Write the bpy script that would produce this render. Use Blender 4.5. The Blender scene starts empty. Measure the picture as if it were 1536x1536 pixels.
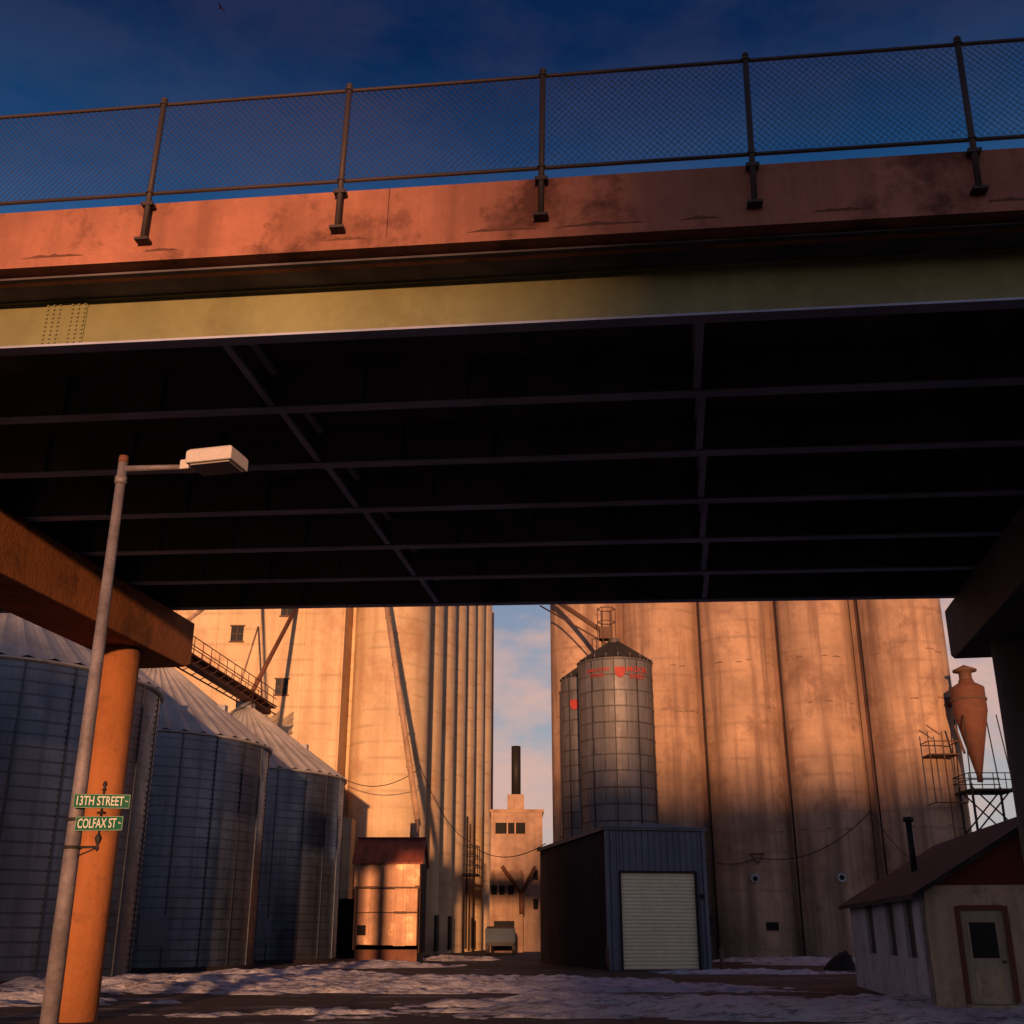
import bpy, math, random
from mathutils import Vector, Matrix, noise
random.seed(7)
R=math.radians
scene=bpy.context.scene
COL=scene.collection

# ------------------------------------------------------------------ materials
def newmat(name):
    m=bpy.data.materials.new(name); m.use_nodes=True
    nt=m.node_tree; return m,nt,nt.nodes,nt.links,nt.nodes['Principled BSDF']
def mixc(N,L,fac,a,b,mode='MIX'):
    n=N.new('ShaderNodeMix'); n.data_type='RGBA'; n.blend_type=mode
    for sock,v in ((n.inputs['Factor'],fac),(n.inputs[6],a),(n.inputs[7],b)):
        if isinstance(v,bpy.types.NodeSocket): L.new(v,sock)
        else: sock.default_value=v if not isinstance(v,tuple) else (*v,1)
    return n.outputs[2]
def noisen(N,L,vec,scale,detail=4,rough=.6,stretch=None,off=(0,0,0)):
    if stretch:
        mp=N.new('ShaderNodeMapping'); mp.inputs['Scale'].default_value=stretch; mp.inputs['Location'].default_value=off
        L.new(vec,mp.inputs['Vector']); vec=mp.outputs[0]
    n=N.new('ShaderNodeTexNoise'); n.inputs['Scale'].default_value=scale
    n.inputs['Detail'].default_value=min(detail,5); n.inputs['Roughness'].default_value=rough
    L.new(vec,n.inputs['Vector']); return n.outputs['Fac']
def ramp(N,L,fac,a,b,c=0,d=1):
    n=N.new('ShaderNodeMapRange'); n.inputs['From Min'].default_value=a; n.inputs['From Max'].default_value=b
    n.inputs['To Min'].default_value=c; n.inputs['To Max'].default_value=d
    L.new(fac,n.inputs['Value']); return n.outputs[0]
def mul(N,L,a,k):
    n=N.new('ShaderNodeMath'); n.operation='MULTIPLY'; L.new(a,n.inputs[0])
    if isinstance(k,(int,float)): n.inputs[1].default_value=k
    else: L.new(k,n.inputs[1])
    return n.outputs[0]

def surf(name,base,rough=.85,metal=0,scale=1.,var=.35,streak=0.,streakcol=None,stain=0.,staincol=(.05,.04,.035),
         stainscale=.6,bump=.15,bumpscale=8,joints=0.,jointcol=None,spec=.3,simple=False):
    m,nt,N,L,P=newmat(name)
    P.inputs['Roughness'].default_value=rough; P.inputs['Metallic'].default_value=metal
    P.inputs['Specular IOR Level'].default_value=spec
    tc=N.new('ShaderNodeTexCoord'); v=tc.outputs['Object']
    d=tuple(c*(1-var) for c in base); b=tuple(min(1,c*(1+var*.5)) for c in base)
    f=ramp(N,L,noisen(N,L,v,.35*scale,5,.65),.3,.7)
    c=mixc(N,L,f,d,b)
    if simple:
        L.new(c,P.inputs['Base Color']); return m
    f2=ramp(N,L,noisen(N,L,v,6*scale,4,.7),.35,.75)
    c=mixc(N,L,mul(N,L,f2,.3),c,tuple(x*.5 for x in base))
    if streak:
        s=ramp(N,L,noisen(N,L,v,1.3*scale,5,.6,(1,1,.05)),.46,.72)
        c=mixc(N,L,mul(N,L,s,streak),c,streakcol or tuple(x*.45 for x in base))
    if joints:
        w=N.new('ShaderNodeTexWave'); w.wave_type='BANDS'; w.bands_direction='Z'; w.inputs['Scale'].default_value=.314/joints
        w.inputs['Distortion'].default_value=.8; w.inputs['Detail'].default_value=3; L.new(v,w.inputs['Vector'])
        j=ramp(N,L,w.outputs['Fac'],.86,1.0)
        br=ramp(N,L,noisen(N,L,v,.5,4,.6),.42,.6)
        c=mixc(N,L,mul(N,L,mul(N,L,j,br),.5),c,jointcol or tuple(x*.5 for x in base))
    if stain:
        s=ramp(N,L,noisen(N,L,v,stainscale,5,.7),.52,.66)
        c=mixc(N,L,mul(N,L,s,stain),c,staincol)
    L.new(c,P.inputs['Base Color'])
    if bump:
        bn=N.new('ShaderNodeBump'); bn.inputs['Strength'].default_value=bump; bn.inputs['Distance'].default_value=.05
        L.new(noisen(N,L,v,bumpscale,4,.7),bn.inputs['Height']); L.new(bn.outputs[0],P.inputs['Normal'])
    return m

def binmat(name,base,pw,ph,rough=.42,seam=.4,metal=.75,cv=.12,mort=.03,bump=.25,streak=.6):
    """galvanised sheets laid out on metre UVs"""
    m,nt,N,L,P=newmat(name)
    uv=N.new('ShaderNodeUVMap'); v=uv.outputs[0]
    b=N.new('ShaderNodeTexBrick'); b.offset=.5; b.inputs['Scale'].default_value=1
    b.inputs['Brick Width'].default_value=pw; b.inputs['Row Height'].default_value=ph
    b.inputs['Mortar Size'].default_value=mort; b.inputs['Mortar Smooth'].default_value=.6
    b.inputs['Color1'].default_value=(*[x*(1-cv) for x in base],1); b.inputs['Color2'].default_value=(*[x*(1+cv) for x in base],1)
    b.inputs['Mortar'].default_value=(*[x*seam for x in base],1); L.new(v,b.inputs['Vector'])
    s=ramp(N,L,noisen(N,L,v,1.6,5,.65,(1,.06,1)),.40,.66)
    c=mixc(N,L,mul(N,L,s,streak),b.outputs[0],tuple(x*.36 for x in base))
    s=ramp(N,L,noisen(N,L,v,.45,5,.7),.5,.7)
    c=mixc(N,L,mul(N,L,s,.4),c,tuple(x*1.5 for x in base))
    L.new(c,P.inputs['Base Color']); P.inputs['Metallic'].default_value=metal
    L.new(ramp(N,L,noisen(N,L,v,.9,4,.6),.25,.75,rough-.08,rough+.2),P.inputs['Roughness'])
    bn=N.new('ShaderNodeBump'); bn.inputs['Strength'].default_value=bump; bn.inputs['Distance'].default_value=.06
    L.new(noisen(N,L,v,1.1,3,.6),bn.inputs['Height']); L.new(bn.outputs[0],P.inputs['Normal'])
    return m

M={}
M['barrier']=surf('barrier_concrete',(.42,.165,.115),stain=.9,staincol=(.11,.04,.03),stainscale=1.1,streak=.6,streakcol=(.15,.06,.045),bump=.35,bumpscale=14,scale=1.5,var=.35)
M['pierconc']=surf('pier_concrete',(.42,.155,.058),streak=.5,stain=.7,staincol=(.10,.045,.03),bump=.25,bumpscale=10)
M['pierconc_shade']=surf('pier_concrete_shade_tone',(.12,.10,.105),streak=.45,stain=.6,staincol=(.05,.04,.04),bump=.25,bumpscale=10)  # darker copy of the pier concrete, its shade put into the colour
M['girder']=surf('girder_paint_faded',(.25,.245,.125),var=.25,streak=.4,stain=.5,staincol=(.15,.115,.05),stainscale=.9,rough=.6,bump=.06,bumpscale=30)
M['steel_in']=surf('girder_paint_shaded_side',(.10,.09,.13),rough=.8,var=.6,scale=2,simple=True)  # fascia girder paint again, darkened for the shade under the deck
M['flange']=surf('flange_paint',(.38,.42,.62),rough=.7,var=.35,scale=2,simple=True)
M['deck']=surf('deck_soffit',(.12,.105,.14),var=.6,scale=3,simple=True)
M['fence']=surf('fence_galvanised',(.075,.055,.06),rough=.6,metal=.3,simple=True)
M['elev']=surf('elevator_concrete_pale',(.72,.54,.35),var=.16,streak=.6,streakcol=(.44,.26,.15),stain=.6,staincol=(.44,.25,.155),stainscale=.22,joints=1.2,bump=.15,bumpscale=3)
M['elev2']=surf('elevator_concrete_weathered',(.50,.325,.225),var=.32,streak=.8,streakcol=(.14,.08,.065),stain=.7,staincol=(.20,.115,.085),stainscale=.3,joints=1.2,bump=.2,bumpscale=3)
M['seam']=surf('pour_seam_stain',(.20,.12,.09),simple=True)
M['bin']=binmat('bin_galvanised',(.105,.125,.185),5000,.44,rough=.34,metal=.7,seam=.45,cv=0,mort=.05,streak=.75)
M['binpanel']=binmat('silo_galvanised',(.17,.16,.17),1.5,1.0,rough=.55,seam=.25,metal=.4,mort=.04)
M['binroof']=surf('bin_roof_galvanised',(.55,.52,.52),rough=.65,metal=.2,var=.35,streak=.2,bump=.03,scale=2)
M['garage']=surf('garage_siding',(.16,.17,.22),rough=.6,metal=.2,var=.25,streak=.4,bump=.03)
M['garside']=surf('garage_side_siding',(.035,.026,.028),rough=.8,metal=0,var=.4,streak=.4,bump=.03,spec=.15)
M['doorw']=surf('rollup_door_paint',(.88,.78,.56),rough=.6,var=.1,streak=.25,streakcol=(.5,.42,.30),bump=.02)
M['dark']=surf('dark_opening',(.012,.011,.014),rough=.6,spec=.1,simple=True)
M['glass']=surf('window_glass',(.015,.016,.022),rough=.35,spec=.12,simple=True)
M['rust']=surf('rusted_steel',(.18,.07,.045),rough=.75,var=.4,stain=.5,staincol=(.06,.03,.025),stainscale=2,bump=.1)
M['brown']=surf('brown_steel',(.13,.07,.05),rough=.7,simple=True)
M['black']=surf('black_steel',(.02,.018,.02),rough=.6,simple=True)
M['pole']=surf('pole_galvanised',(.24,.21,.24),rough=.6,metal=.2,var=.45,scale=10,bump=.2,bumpscale=50,stain=.5,staincol=(.10,.07,.075),stainscale=20)
M['lampw']=surf('lamp_housing_paint',(.60,.54,.53),rough=.5,var=.08,bump=0,scale=4)
M['lens']=surf('lamp_lens',(.35,.33,.33),rough=.4,simple=True)
M['green']=surf('sign_green',(.010,.11,.065),rough=.6,var=.1,spec=.1,simple=True)
M['signw']=surf('sign_lettering',(.60,.62,.56),rough=.6,var=.03,spec=.1,simple=True)
M['redp']=surf('red_paint',(.40,.05,.045),rough=.6,var=.3,scale=6,simple=True)
M['tin']=surf('tin_sheet',(.42,.235,.145),rough=.5,metal=.3,var=.45,streak=.7,streakcol=(.17,.07,.045),stain=.85,staincol=(.68,.46,.26),stainscale=.7,bump=.5,bumpscale=.9,scale=2)
M['redroof']=surf('rusty_roof',(.30,.08,.055),rough=.6,metal=.1,var=.4,streak=.3,stain=.8,staincol=(.09,.035,.03),stainscale=1.5,bump=.05,scale=2)
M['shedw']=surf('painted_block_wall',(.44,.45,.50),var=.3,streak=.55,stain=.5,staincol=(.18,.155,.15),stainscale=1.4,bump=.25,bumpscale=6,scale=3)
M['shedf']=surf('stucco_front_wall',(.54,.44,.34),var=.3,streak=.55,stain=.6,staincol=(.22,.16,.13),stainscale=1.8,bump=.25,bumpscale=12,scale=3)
M['shedgable']=surf('red_gable_boards',(.12,.03,.022),var=.3,streak=.3,bump=.1,scale=3)
M['shingle']=surf('dark_shingles',(.022,.02,.027),var=.4,stain=.2,staincol=(.2,.2,.23),stainscale=.9,bump=.3,bumpscale=14,scale=3)
M['trim']=surf('dark_red_trim',(.13,.045,.035),rough=.6,simple=True)
M['doorp']=surf('worn_door_paint',(.42,.37,.33),var=.3,streak=.5,scale=4,bump=.05)
M['farconc']=surf('far_building_plaster',(.50,.34,.27),var=.35,streak=.6,bump=.05,stain=.6,staincol=(.27,.15,.10),scale=1.6)
M['bird']=surf('bird_feathers',(.02,.02,.02),simple=True)
M['tarp']=surf('blue_grey_paint',(.05,.07,.11),rough=.7,simple=True)
M['brick']=surf('old_brick',(.25,.11,.08),simple=True)

def groundmat():
    m,nt,N,L,P=newmat('ground_dirt_asphalt')
    v=N.new('ShaderNodeTexCoord').outputs['Object']
    c=mixc(N,L,ramp(N,L,noisen(N,L,v,.09,5,.65),.35,.65),(.035,.028,.026),(.09,.065,.055))
    c=mixc(N,L,mul(N,L,ramp(N,L,noisen(N,L,v,1.8,5,.7,(.5,1.4,1)),.5,.7),.6),c,(.02,.017,.016))
    sn=ramp(N,L,noisen(N,L,v,.8,5,.8,(.3,1.2,1)),.55,.63)
    c=mixc(N,L,mul(N,L,sn,.55),c,(.45,.43,.50))
    L.new(c,P.inputs['Base Color']); P.inputs['Roughness'].default_value=.8
    P.inputs['Specular IOR Level'].default_value=.25
    bn=N.new('ShaderNodeBump'); bn.inputs['Strength'].default_value=.7; bn.inputs['Distance'].default_value=.1
    L.new(noisen(N,L,v,3,5,.75),bn.inputs['Height']); L.new(bn.outputs[0],P.inputs['Normal'])
    return m
def snowmat():
    m,nt,N,L,P=newmat('old_snow')
    v=N.new('ShaderNodeTexCoord').outputs['Object']
    c=mixc(N,L,ramp(N,L,noisen(N,L,v,.7,5,.7),.35,.7),(.50,.48,.56),(.80,.78,.86))
    c=mixc(N,L,mul(N,L,ramp(N,L,noisen(N,L,v,2.2,5,.85,(.5,1.3,1)),.50,.60),.85),c,(.11,.085,.085))
    L.new(c,P.inputs['Base Color']); P.inputs['Roughness'].default_value=.7
    bn=N.new('ShaderNodeBump'); bn.inputs['Strength'].default_value=.9; bn.inputs['Distance'].default_value=.14
    L.new(noisen(N,L,v,3.5,5,.75),bn.inputs['Height']); L.new(bn.outputs[0],P.inputs['Normal'])
    return m
M['ground']=groundmat(); M['snow']=snowmat()

# ------------------------------------------------------------------ geometry helpers
def empty(name,loc=(0,0,0)):
    e=bpy.data.objects.new(name,None); e.location=loc; COL.objects.link(e); e.empty_display_size=.5
    return e
def mesh(name,verts,faces,mat,parent=None,smooth=False,uvs=None,xf=None):
    T=xf or Matrix.Identity(4)
    me=bpy.data.meshes.new(name); me.from_pydata([tuple(T@Vector(v)) for v in verts],[],faces); me.update()
    if smooth: me.polygons.foreach_set('use_smooth',[True]*len(me.polygons))
    if uvs:
        ul=me.uv_layers.new(name='UVMap')
        for p in me.polygons:
            for li in p.loop_indices: ul.data[li].uv=uvs[p.index][li-p.loop_start]
    o=bpy.data.objects.new(name,me); COL.objects.link(o); me.materials.append(M[mat])
    if parent:
        o.parent=parent; o.matrix_parent_inverse=Matrix.Translation(-parent.location)
    return o
BF=[(0,3,2,1),(4,5,6,7),(0,1,5,4),(1,2,6,5),(2,3,7,6),(3,0,4,7)]
def boxv(c,s,rz=0):
    cx,cy,cz=c; a,b,d=s[0]/2,s[1]/2,s[2]/2; co,si=math.cos(rz),math.sin(rz); out=[]
    for z in (-d,d):
        for x,y in ((-a,-b),(a,-b),(a,b),(-a,b)): out.append((cx+x*co-y*si,cy+x*si+y*co,cz+z))
    return out
def box(name,c,s,mat,parent=None,rz=0,xf=None,bevel=0):
    o=mesh(name,boxv(c,s,rz),BF,mat,parent,xf=xf)
    if bevel:
        b=o.modifiers.new('bevel','BEVEL'); b.width=bevel; b.segments=2
    return o
class Multi:
    def __init__(s): s.v=[]; s.f=[]
    def box(s,c,sz,rz=0):
        n=len(s.v); s.v+=boxv(c,sz,rz); s.f+=[tuple(i+n for i in f) for f in BF]
    def rod(s,p,q,r,r2=None,seg=6,cap=True):
        p,q=Vector(p),Vector(q); d=(q-p).normalized()
        a=d.orthogonal().normalized(); b=d.cross(a); n=len(s.v); r2=r if r2 is None else r2
        for P_,rr in ((p,r),(q,r2)):
            for i in range(seg):
                t=2*math.pi*i/seg; s.v.append(tuple(P_+a*math.cos(t)*rr+b*math.sin(t)*rr))
        for i in range(seg):
            j=(i+1)%seg; s.f.append((n+i,n+j,n+seg+j,n+seg+i))
        if cap: s.f.append(tuple(n+i for i in range(seg))[::-1]); s.f.append(tuple(n+seg+i for i in range(seg)))
    def out(s,name,mat,parent=None,smooth=False,xf=None): return mesh(name,s.v,s.f,mat,parent,smooth,xf=xf)
def rod(name,p,q,r,mat,parent=None,r2=None,seg=16,xf=None):
    m=Multi(); m.rod(p,q,r,r2,seg); o=m.out(name,mat,parent,xf=xf)
    for pl in o.data.polygons: pl.use_smooth=len(pl.vertices)==4
    return o
def lathe(name,cx,cy,prof,seg,mat,parent=None,smooth=True):
    v=[];f=[];uv=[]
    for r,z in prof:
        for i in range(seg):
            t=2*math.pi*i/seg; v.append((cx+r*math.cos(t),cy+r*math.sin(t),z))
    rm=max(r for r,z in prof); c=2*math.pi*rm/seg
    for k in range(len(prof)-1):
        for i in range(seg):
            j=(i+1)%seg; f.append((k*seg+i,k*seg+j,(k+1)*seg+j,(k+1)*seg+i))
            z0,z1=prof[k][1],prof[k+1][1]; uv.append([(i*c,z0),((i+1)*c,z0),((i+1)*c,z1),(i*c,z1)])
    return mesh(name,v,f,mat,parent,smooth,uv)
def corr(name,p0,p1,z0,z1,pitch,depth,mat,parent=None):
    p0,p1=Vector(p0),Vector(p1); d=p1-p0; Ln=d.length; d/=Ln; n=Vector((d.y,-d.x)); pts=[];s=0
    while s<Ln-1e-6:
        for a,h in ((0,0),(.55,0),(.65,1),(.9,1),(1.0,0)):
            pts.append((min(Ln,s+a*pitch),h))
        s+=pitch
    v=[];f=[]
    for t,h in pts:
        q=p0+d*t+n*depth*h
        v+=[(q.x,q.y,z0),(q.x,q.y,z1)]
    for i in range(len(pts)-1): f.append((2*i,2*i+2,2*i+3,2*i+1))
    return mesh(name,v,f,mat,parent)
def text(name,body,size,mat,parent,M4,ext=.004,wrap=None,sx=1):
    cu=bpy.data.curves.new(name,'FONT'); cu.body=body; cu.size=size; cu.align_x='CENTER'; cu.align_y='CENTER'; cu.extrude=ext; cu.offset=.012*size
    t=bpy.data.objects.new(name+'_tmp',cu); COL.objects.link(t); bpy.context.view_layer.update()
    me=bpy.data.meshes.new_from_object(t.evaluated_get(bpy.context.evaluated_depsgraph_get()))
    bpy.data.objects.remove(t)
    for v in me.vertices:
        v.co.x*=sx
        v.co=wrap(v.co) if wrap else M4@v.co
    o=bpy.data.objects.new(name,me); COL.objects.link(o); me.materials.clear(); me.materials.append(M[mat])
    if parent: o.parent=parent; o.matrix_parent_inverse=Matrix.Translation(-parent.location)
    return o

# ------------------------------------------------------------------ overpass (local frame: x along deck, y across)
u=Vector((.9914,-.129,-.0205)).normalized(); n_=Vector((.129,.9916,0)).normalized(); w_=u.cross(n_).normalized()
BX=Matrix(((u.x,n_.x,w_.x,0),(u.y,n_.y,w_.y,0),(u.z,n_.z,w_.z,0),(0,0,0,1)))
br=empty('overpass_bridge',(0,17,9))
LX=70; ZB=8.37; ZT=9.06
GY=[11.70+2.017*i for i in range(7)]
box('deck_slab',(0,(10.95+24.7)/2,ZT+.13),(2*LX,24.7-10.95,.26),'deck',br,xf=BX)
box('asphalt_road_surface',(0,17.8,ZT+.265),(2*LX,12.8,.01),'deck',br,xf=BX)
def bprof(name,pts,mat,x0=-LX,x1=LX,jit=0):
    k=len(pts); v=[(x0,y,z) for y,z in pts]+[(x1,y,z) for y,z in pts]
    f=[tuple(range(k))[::-1],tuple(range(k,2*k))]+[(i,(i+1)%k,k+(i+1)%k,k+i) for i in range(k)]
    return mesh(name,v,f,mat,br,xf=BX)
Z0=ZT-.02
xs=-LX+1.2
while xs<LX-7:
    o=bprof('barrier_segment',[(10.93,Z0+.14),(10.93,9.90),(10.97,9.93),(11.2,9.93),(11.25,Z0+.30),(11.25,Z0+.14)],'barrier',xs,xs+7.292); xs+=7.3
bprof('barrier_lip',[(10.885,Z0+.01),(10.885,Z0+.135),(11.3,Z0+.135),(11.3,Z0+.01)],'barrier')
bprof('far_barrier_wall',[(24.40,Z0+.14),(24.45,9.93),(24.7,9.93),(24.72,Z0+.14)],'barrier')
bprof('drip_edge',[(11.08,ZT-.05),(11.08,ZT-.022),(11.16,ZT-.022),(11.16,ZT-.05)],'deck')
v=[];f=[]; random.seed(21)
for (cx,wd_) in ((-7.3,.9),(-5.9,.5),(-3.6,.6),(-1.75,.9),(-.6,1.1),(.55,.5),(2.1,.7),(3.9,.5)):
    n=len(v); K=22; xa=cx-wd_/2
    for i in range(K+1):
        t=i/K; e=math.sin(math.pi*t)**.6; h=.012+e*(.035+.055*abs(noise.noise(Vector((cx*3+t*7,2.2,0)))))+random.uniform(0,.012)*e
        v+=[(xa+t*wd_,10.9265,Z0+.142),(xa+t*wd_,10.9265,Z0+.142+h)]
    f+=[(n+2*i,n+2*i+2,n+2*i+3,n+2*i+1) for i in range(K)]
mesh('spalled_patches',v,f,'rust',br,xf=BX)
for i,y in enumerate(GY):
    if i==0:
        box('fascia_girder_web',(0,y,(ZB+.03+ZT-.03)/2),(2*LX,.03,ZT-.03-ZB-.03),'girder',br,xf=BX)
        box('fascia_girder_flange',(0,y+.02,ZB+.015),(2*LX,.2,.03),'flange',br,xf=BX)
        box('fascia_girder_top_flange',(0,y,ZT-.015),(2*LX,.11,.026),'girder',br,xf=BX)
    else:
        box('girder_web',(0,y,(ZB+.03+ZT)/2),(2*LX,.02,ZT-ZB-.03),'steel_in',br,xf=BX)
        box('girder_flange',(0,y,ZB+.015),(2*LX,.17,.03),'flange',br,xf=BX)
m=Multi()
for kx in range(-11,12):
    if kx in(-1,): continue
    x=-5.4+5.9*kx
    for k in range(6):
        y0,y1=GY[k]+.1,GY[k+1]-.1; xx=x+(y0-11.7)*.04
        m.box((xx+.04,(y0+y1)/2,ZB+.07),(.10,y1-y0+.03,.05)); m.box((xx+.04,(y0+y1)/2,ZT-.12),(.1,y1-y0,.08))
m.out('cross_frames',"flange",br,xf=BX)
m=Multi()
for kx in range(-46,47):
    for k,y in enumerate(GY[1:]): m.box((kx*1.475+.3+(y-11.7)*.04,y-.06,(ZB+ZT)/2),(.014,.09,ZT-ZB-.08))
m.out('web_stiffeners','steel_in',br,xf=BX)
sp=Multi(); sp.box((-7.45,11.676,(ZB+ZT)/2-.0),(.56,.016,.60))
for i in range(7):
    if i==3: continue
    for j in range(10):
        sp.rod((-7.70+i*.084,11.668,ZB+.07+j*.06),(-7.70+i*.084,11.648,ZB+.07+j*.06),.016,seg=6)
sp.out('bolted_splice_plate','girder',br,xf=BX)

def pier(xface_far,yfar,sgn,ztop,zbot,colx,coly,nm,w=1.25,mt='pierconc'):
    d=Vector((.163,.9866,0)); p=Vector((xface_far,yfar,0)); side=Vector((sgn*.9866,-sgn*.163,0)); L_=14.6
    def P(t,s_): q=p-d*t+side*s_; return q.x,q.y
    prof=[(0,ztop,zbot+.12),(.25,ztop,zbot),(L_-.25,ztop,zbot),(L_,ztop,zbot+.12)]
    v=[];f=[]
    for t,a,b in prof:
        for s_ in (0,w):
            x_,y_=P(t,s_); v+=[(x_,y_,b),(x_,y_,a)]
    for i in range(3):
        o=i*4
        f+=[(o,o+1,o+5,o+4),(o+2,o+6,o+7,o+3),(o,o+4,o+6,o+2),(o+1,o+3,o+7,o+5)]
    f+=[(0,2,3,1),(12,13,15,14)]
    ob=mesh(nm+'_cap',v,f,mt,br); b=ob.modifiers.new('b','BEVEL'); b.width=.03; b.segments=2
    for k in range(2):
        q=Vector((colx,coly,0))-d*9.6*k
        rod(nm+'_column',(q.x,q.y,-.3),(q.x,q.y,zbot+.02),.41,mt,br,seg=40)
pier(-7.50,25.75,-1,8.46,7.36,-8.46,23.75,'left_pier',w=1.35)
pier(9.42,23.6,1,8.17,7.05,9.92,21.7,'right_pier',mt='pierconc_shade')
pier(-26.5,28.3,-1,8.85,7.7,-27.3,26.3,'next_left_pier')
pier(28.4,21,1,7.8,6.7,28.9,19.2,'next_right_pier',mt='pierconc_shade')

# ------------------------------------------------------------------ chain-link fence on the barrier
fc=empty('chain_link_fence',(0,11,10.5))
FY=10.86; ZR0=9.995; ZR1=11.345
m=Multi(); L0,L1=-36,36
m.rod((L0,FY,ZR1),(L1,FY,ZR1),.024,seg=8); m.rod((L0,FY,ZR0),(L1,FY,ZR0),.024,seg=8)
m.out('rails','fence',fc,xf=BX,smooth=True)
m=Multi(); bb=Multi(); px0=-1.265
for k in range(-14,15):
    x=px0+2.42*k; y=FY-.02
    m.rod((x,y,9.33),(x,y,11.38),.036,seg=10)
    m.rod((x,y,11.38),(x,y,11.42),.042,seg=10)
    bb.box((x,y+.012,9.315),(.17,.13,.035)); bb.box((x,y+.035,9.82),(.15,.04,.04))
    bb.rod((x-.065,y-.05,9.82),(x-.065,y+.07,9.82),.012); bb.rod((x+.065,y-.05,9.82),(x+.065,y+.07,9.82),.012)
    bb.box((x,y-.03,9.82),(.15,.02,.05)); bb.rod((x,y,9.98),(x,y,10.01),.05,seg=10); bb.rod((x,y,11.33),(x,y,11.36),.05,seg=10)
m.out('posts','fence',fc,xf=BX,smooth=True); bb.out('brackets','fence',fc,xf=BX)
m=Multi(); H=ZR1-ZR0; st=.080
x=L0
while x<L1:
    m.rod((x,FY+.006,ZR0-.03),(x+H*.9,FY+.006,ZR1),.0032,seg=4,cap=False)
    m.rod((x+H*.9,FY-.0,ZR0-.03),(x,FY-.0,ZR1),.0032,seg=4,cap=False); x+=st
m.out('wire_mesh','fence',fc,xf=BX)

# ------------------------------------------------------------------ street lamp
lp=empty('street_lamp',(-4.26,11.3,0))
PX,PY=-4.26,11.3
rod('pole_shaft',(PX,PY,0),(PX,PY,6.42),.088,'pole',lp,r2=.05,seg=24)
rod('base_plate',(PX,PY,0),(PX,PY,.06),.2,'pole',lp)
rod('pole_cap',(PX,PY,6.42),(PX,PY,6.50),.056,'rust',lp,r2=.05)
rod('pole_collar',(PX,PY,6.17),(PX,PY,6.25),.066,'pole',lp)
for zz in (2.36,2.62): rod('band_clamp',(PX,PY,zz),(PX,PY,zz+.03),.088,'black',lp)
rod('arm',(PX,PY,6.35),(PX+.74,PY,6.375),.036,'pole',lp,r2=.028)
a=R(14)
box('arm_fitter',(PX+.74,PY,6.385),(.18,.15,.11),'lampw',lp,rz=-a,bevel=.01)
hx,hy=PX+1.05,PY-.08
v=[]
for z,kx,ky in ((6.335,.27,.20),(6.47,.27,.20),(6.505,.24,.17)):
    for sx,sy in ((-1,-1),(1,-1),(1,1),(-1,1)):
        X,Y=sx*kx,sy*ky; v.append((hx+X*math.cos(-a)-Y*math.sin(-a),hy+X*math.sin(-a)+Y*math.cos(-a),z))
f=[(0,3,2,1),(8,9,10,11)]+[(o+i,o+(i+1)%4,o+4+(i+1)%4,o+4+i) for o in (0,4) for i in range(4)]
o=mesh('shoebox_housing',v,f,'lampw',lp); b=o.modifiers.new('b','BEVEL'); b.width=.008
box('lens_frame',(hx,hy,6.326),(.46,.32,.014),'lens',lp,rz=-a)

sb=empty('sign_bracket',(-3.99,11.2,2.6))
sx_,sy_=-3.99,11.22
rod('bracket_arm',(PX,PY,2.375),(sx_,sy_,2.375),.012,'black',sb); rod('bracket_arm_brace',(PX,PY,2.27),(sx_-.02,sy_,2.36),.008,'black',sb)
lathe('finial_post',sx_,sy_,[(.0,2.33),(.014,2.345),(.02,2.36),(.012,2.39),(.028,2.43),(.035,2.46),(.018,2.49),(.012,2.50),(.012,2.68),(.045,2.685),(.045,2.70),(.012,2.71),(.012,2.9),(.022,2.905),(.022,2.92),(.01,2.935),(.024,2.96),(.016,2.985),(0,3.0)],14,'black',sb)
def sign(z,txt,yaw,w,h):
    s=empty('street_name_sign',(sx_,sy_,z))
    T=Matrix.Translation((sx_,sy_-.03,z))@Matrix.Rotation(yaw,4,'Z')
    box('sign_blade',(0,0,0),(w,.008,h),'green',s,xf=T,bevel=.002)
    m=Multi()
    for zz in(-h/2+.005,h/2-.005): m.box((0,-.006,zz),(w-.01,.003,.002))
    for xx in(-w/2+.005,w/2-.005): m.box((xx,-.006,0),(.002,.003,h-.016))
    m.out('sign_border','signw',s,xf=T)
    T2=T@Matrix.Translation((-.02,-.0075,-.002))@Matrix.Rotation(R(90),4,'X')
    text('sign_lettering',txt,h*.92,'signw',s,T2,ext=.001,sx=.62)
    m=Multi(); m.box((w/2-.03,-.006,0),(.026,.003,.007)); m.box((w/2-.041,-.006,.006),(.007,.003,.016)); m.out('sign_arrow','signw',s,xf=T)
sign(2.80,'13TH STREET',R(10),.53,.135)
sign(2.59,'COLFAX ST',R(-8),.49,.135)

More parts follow.
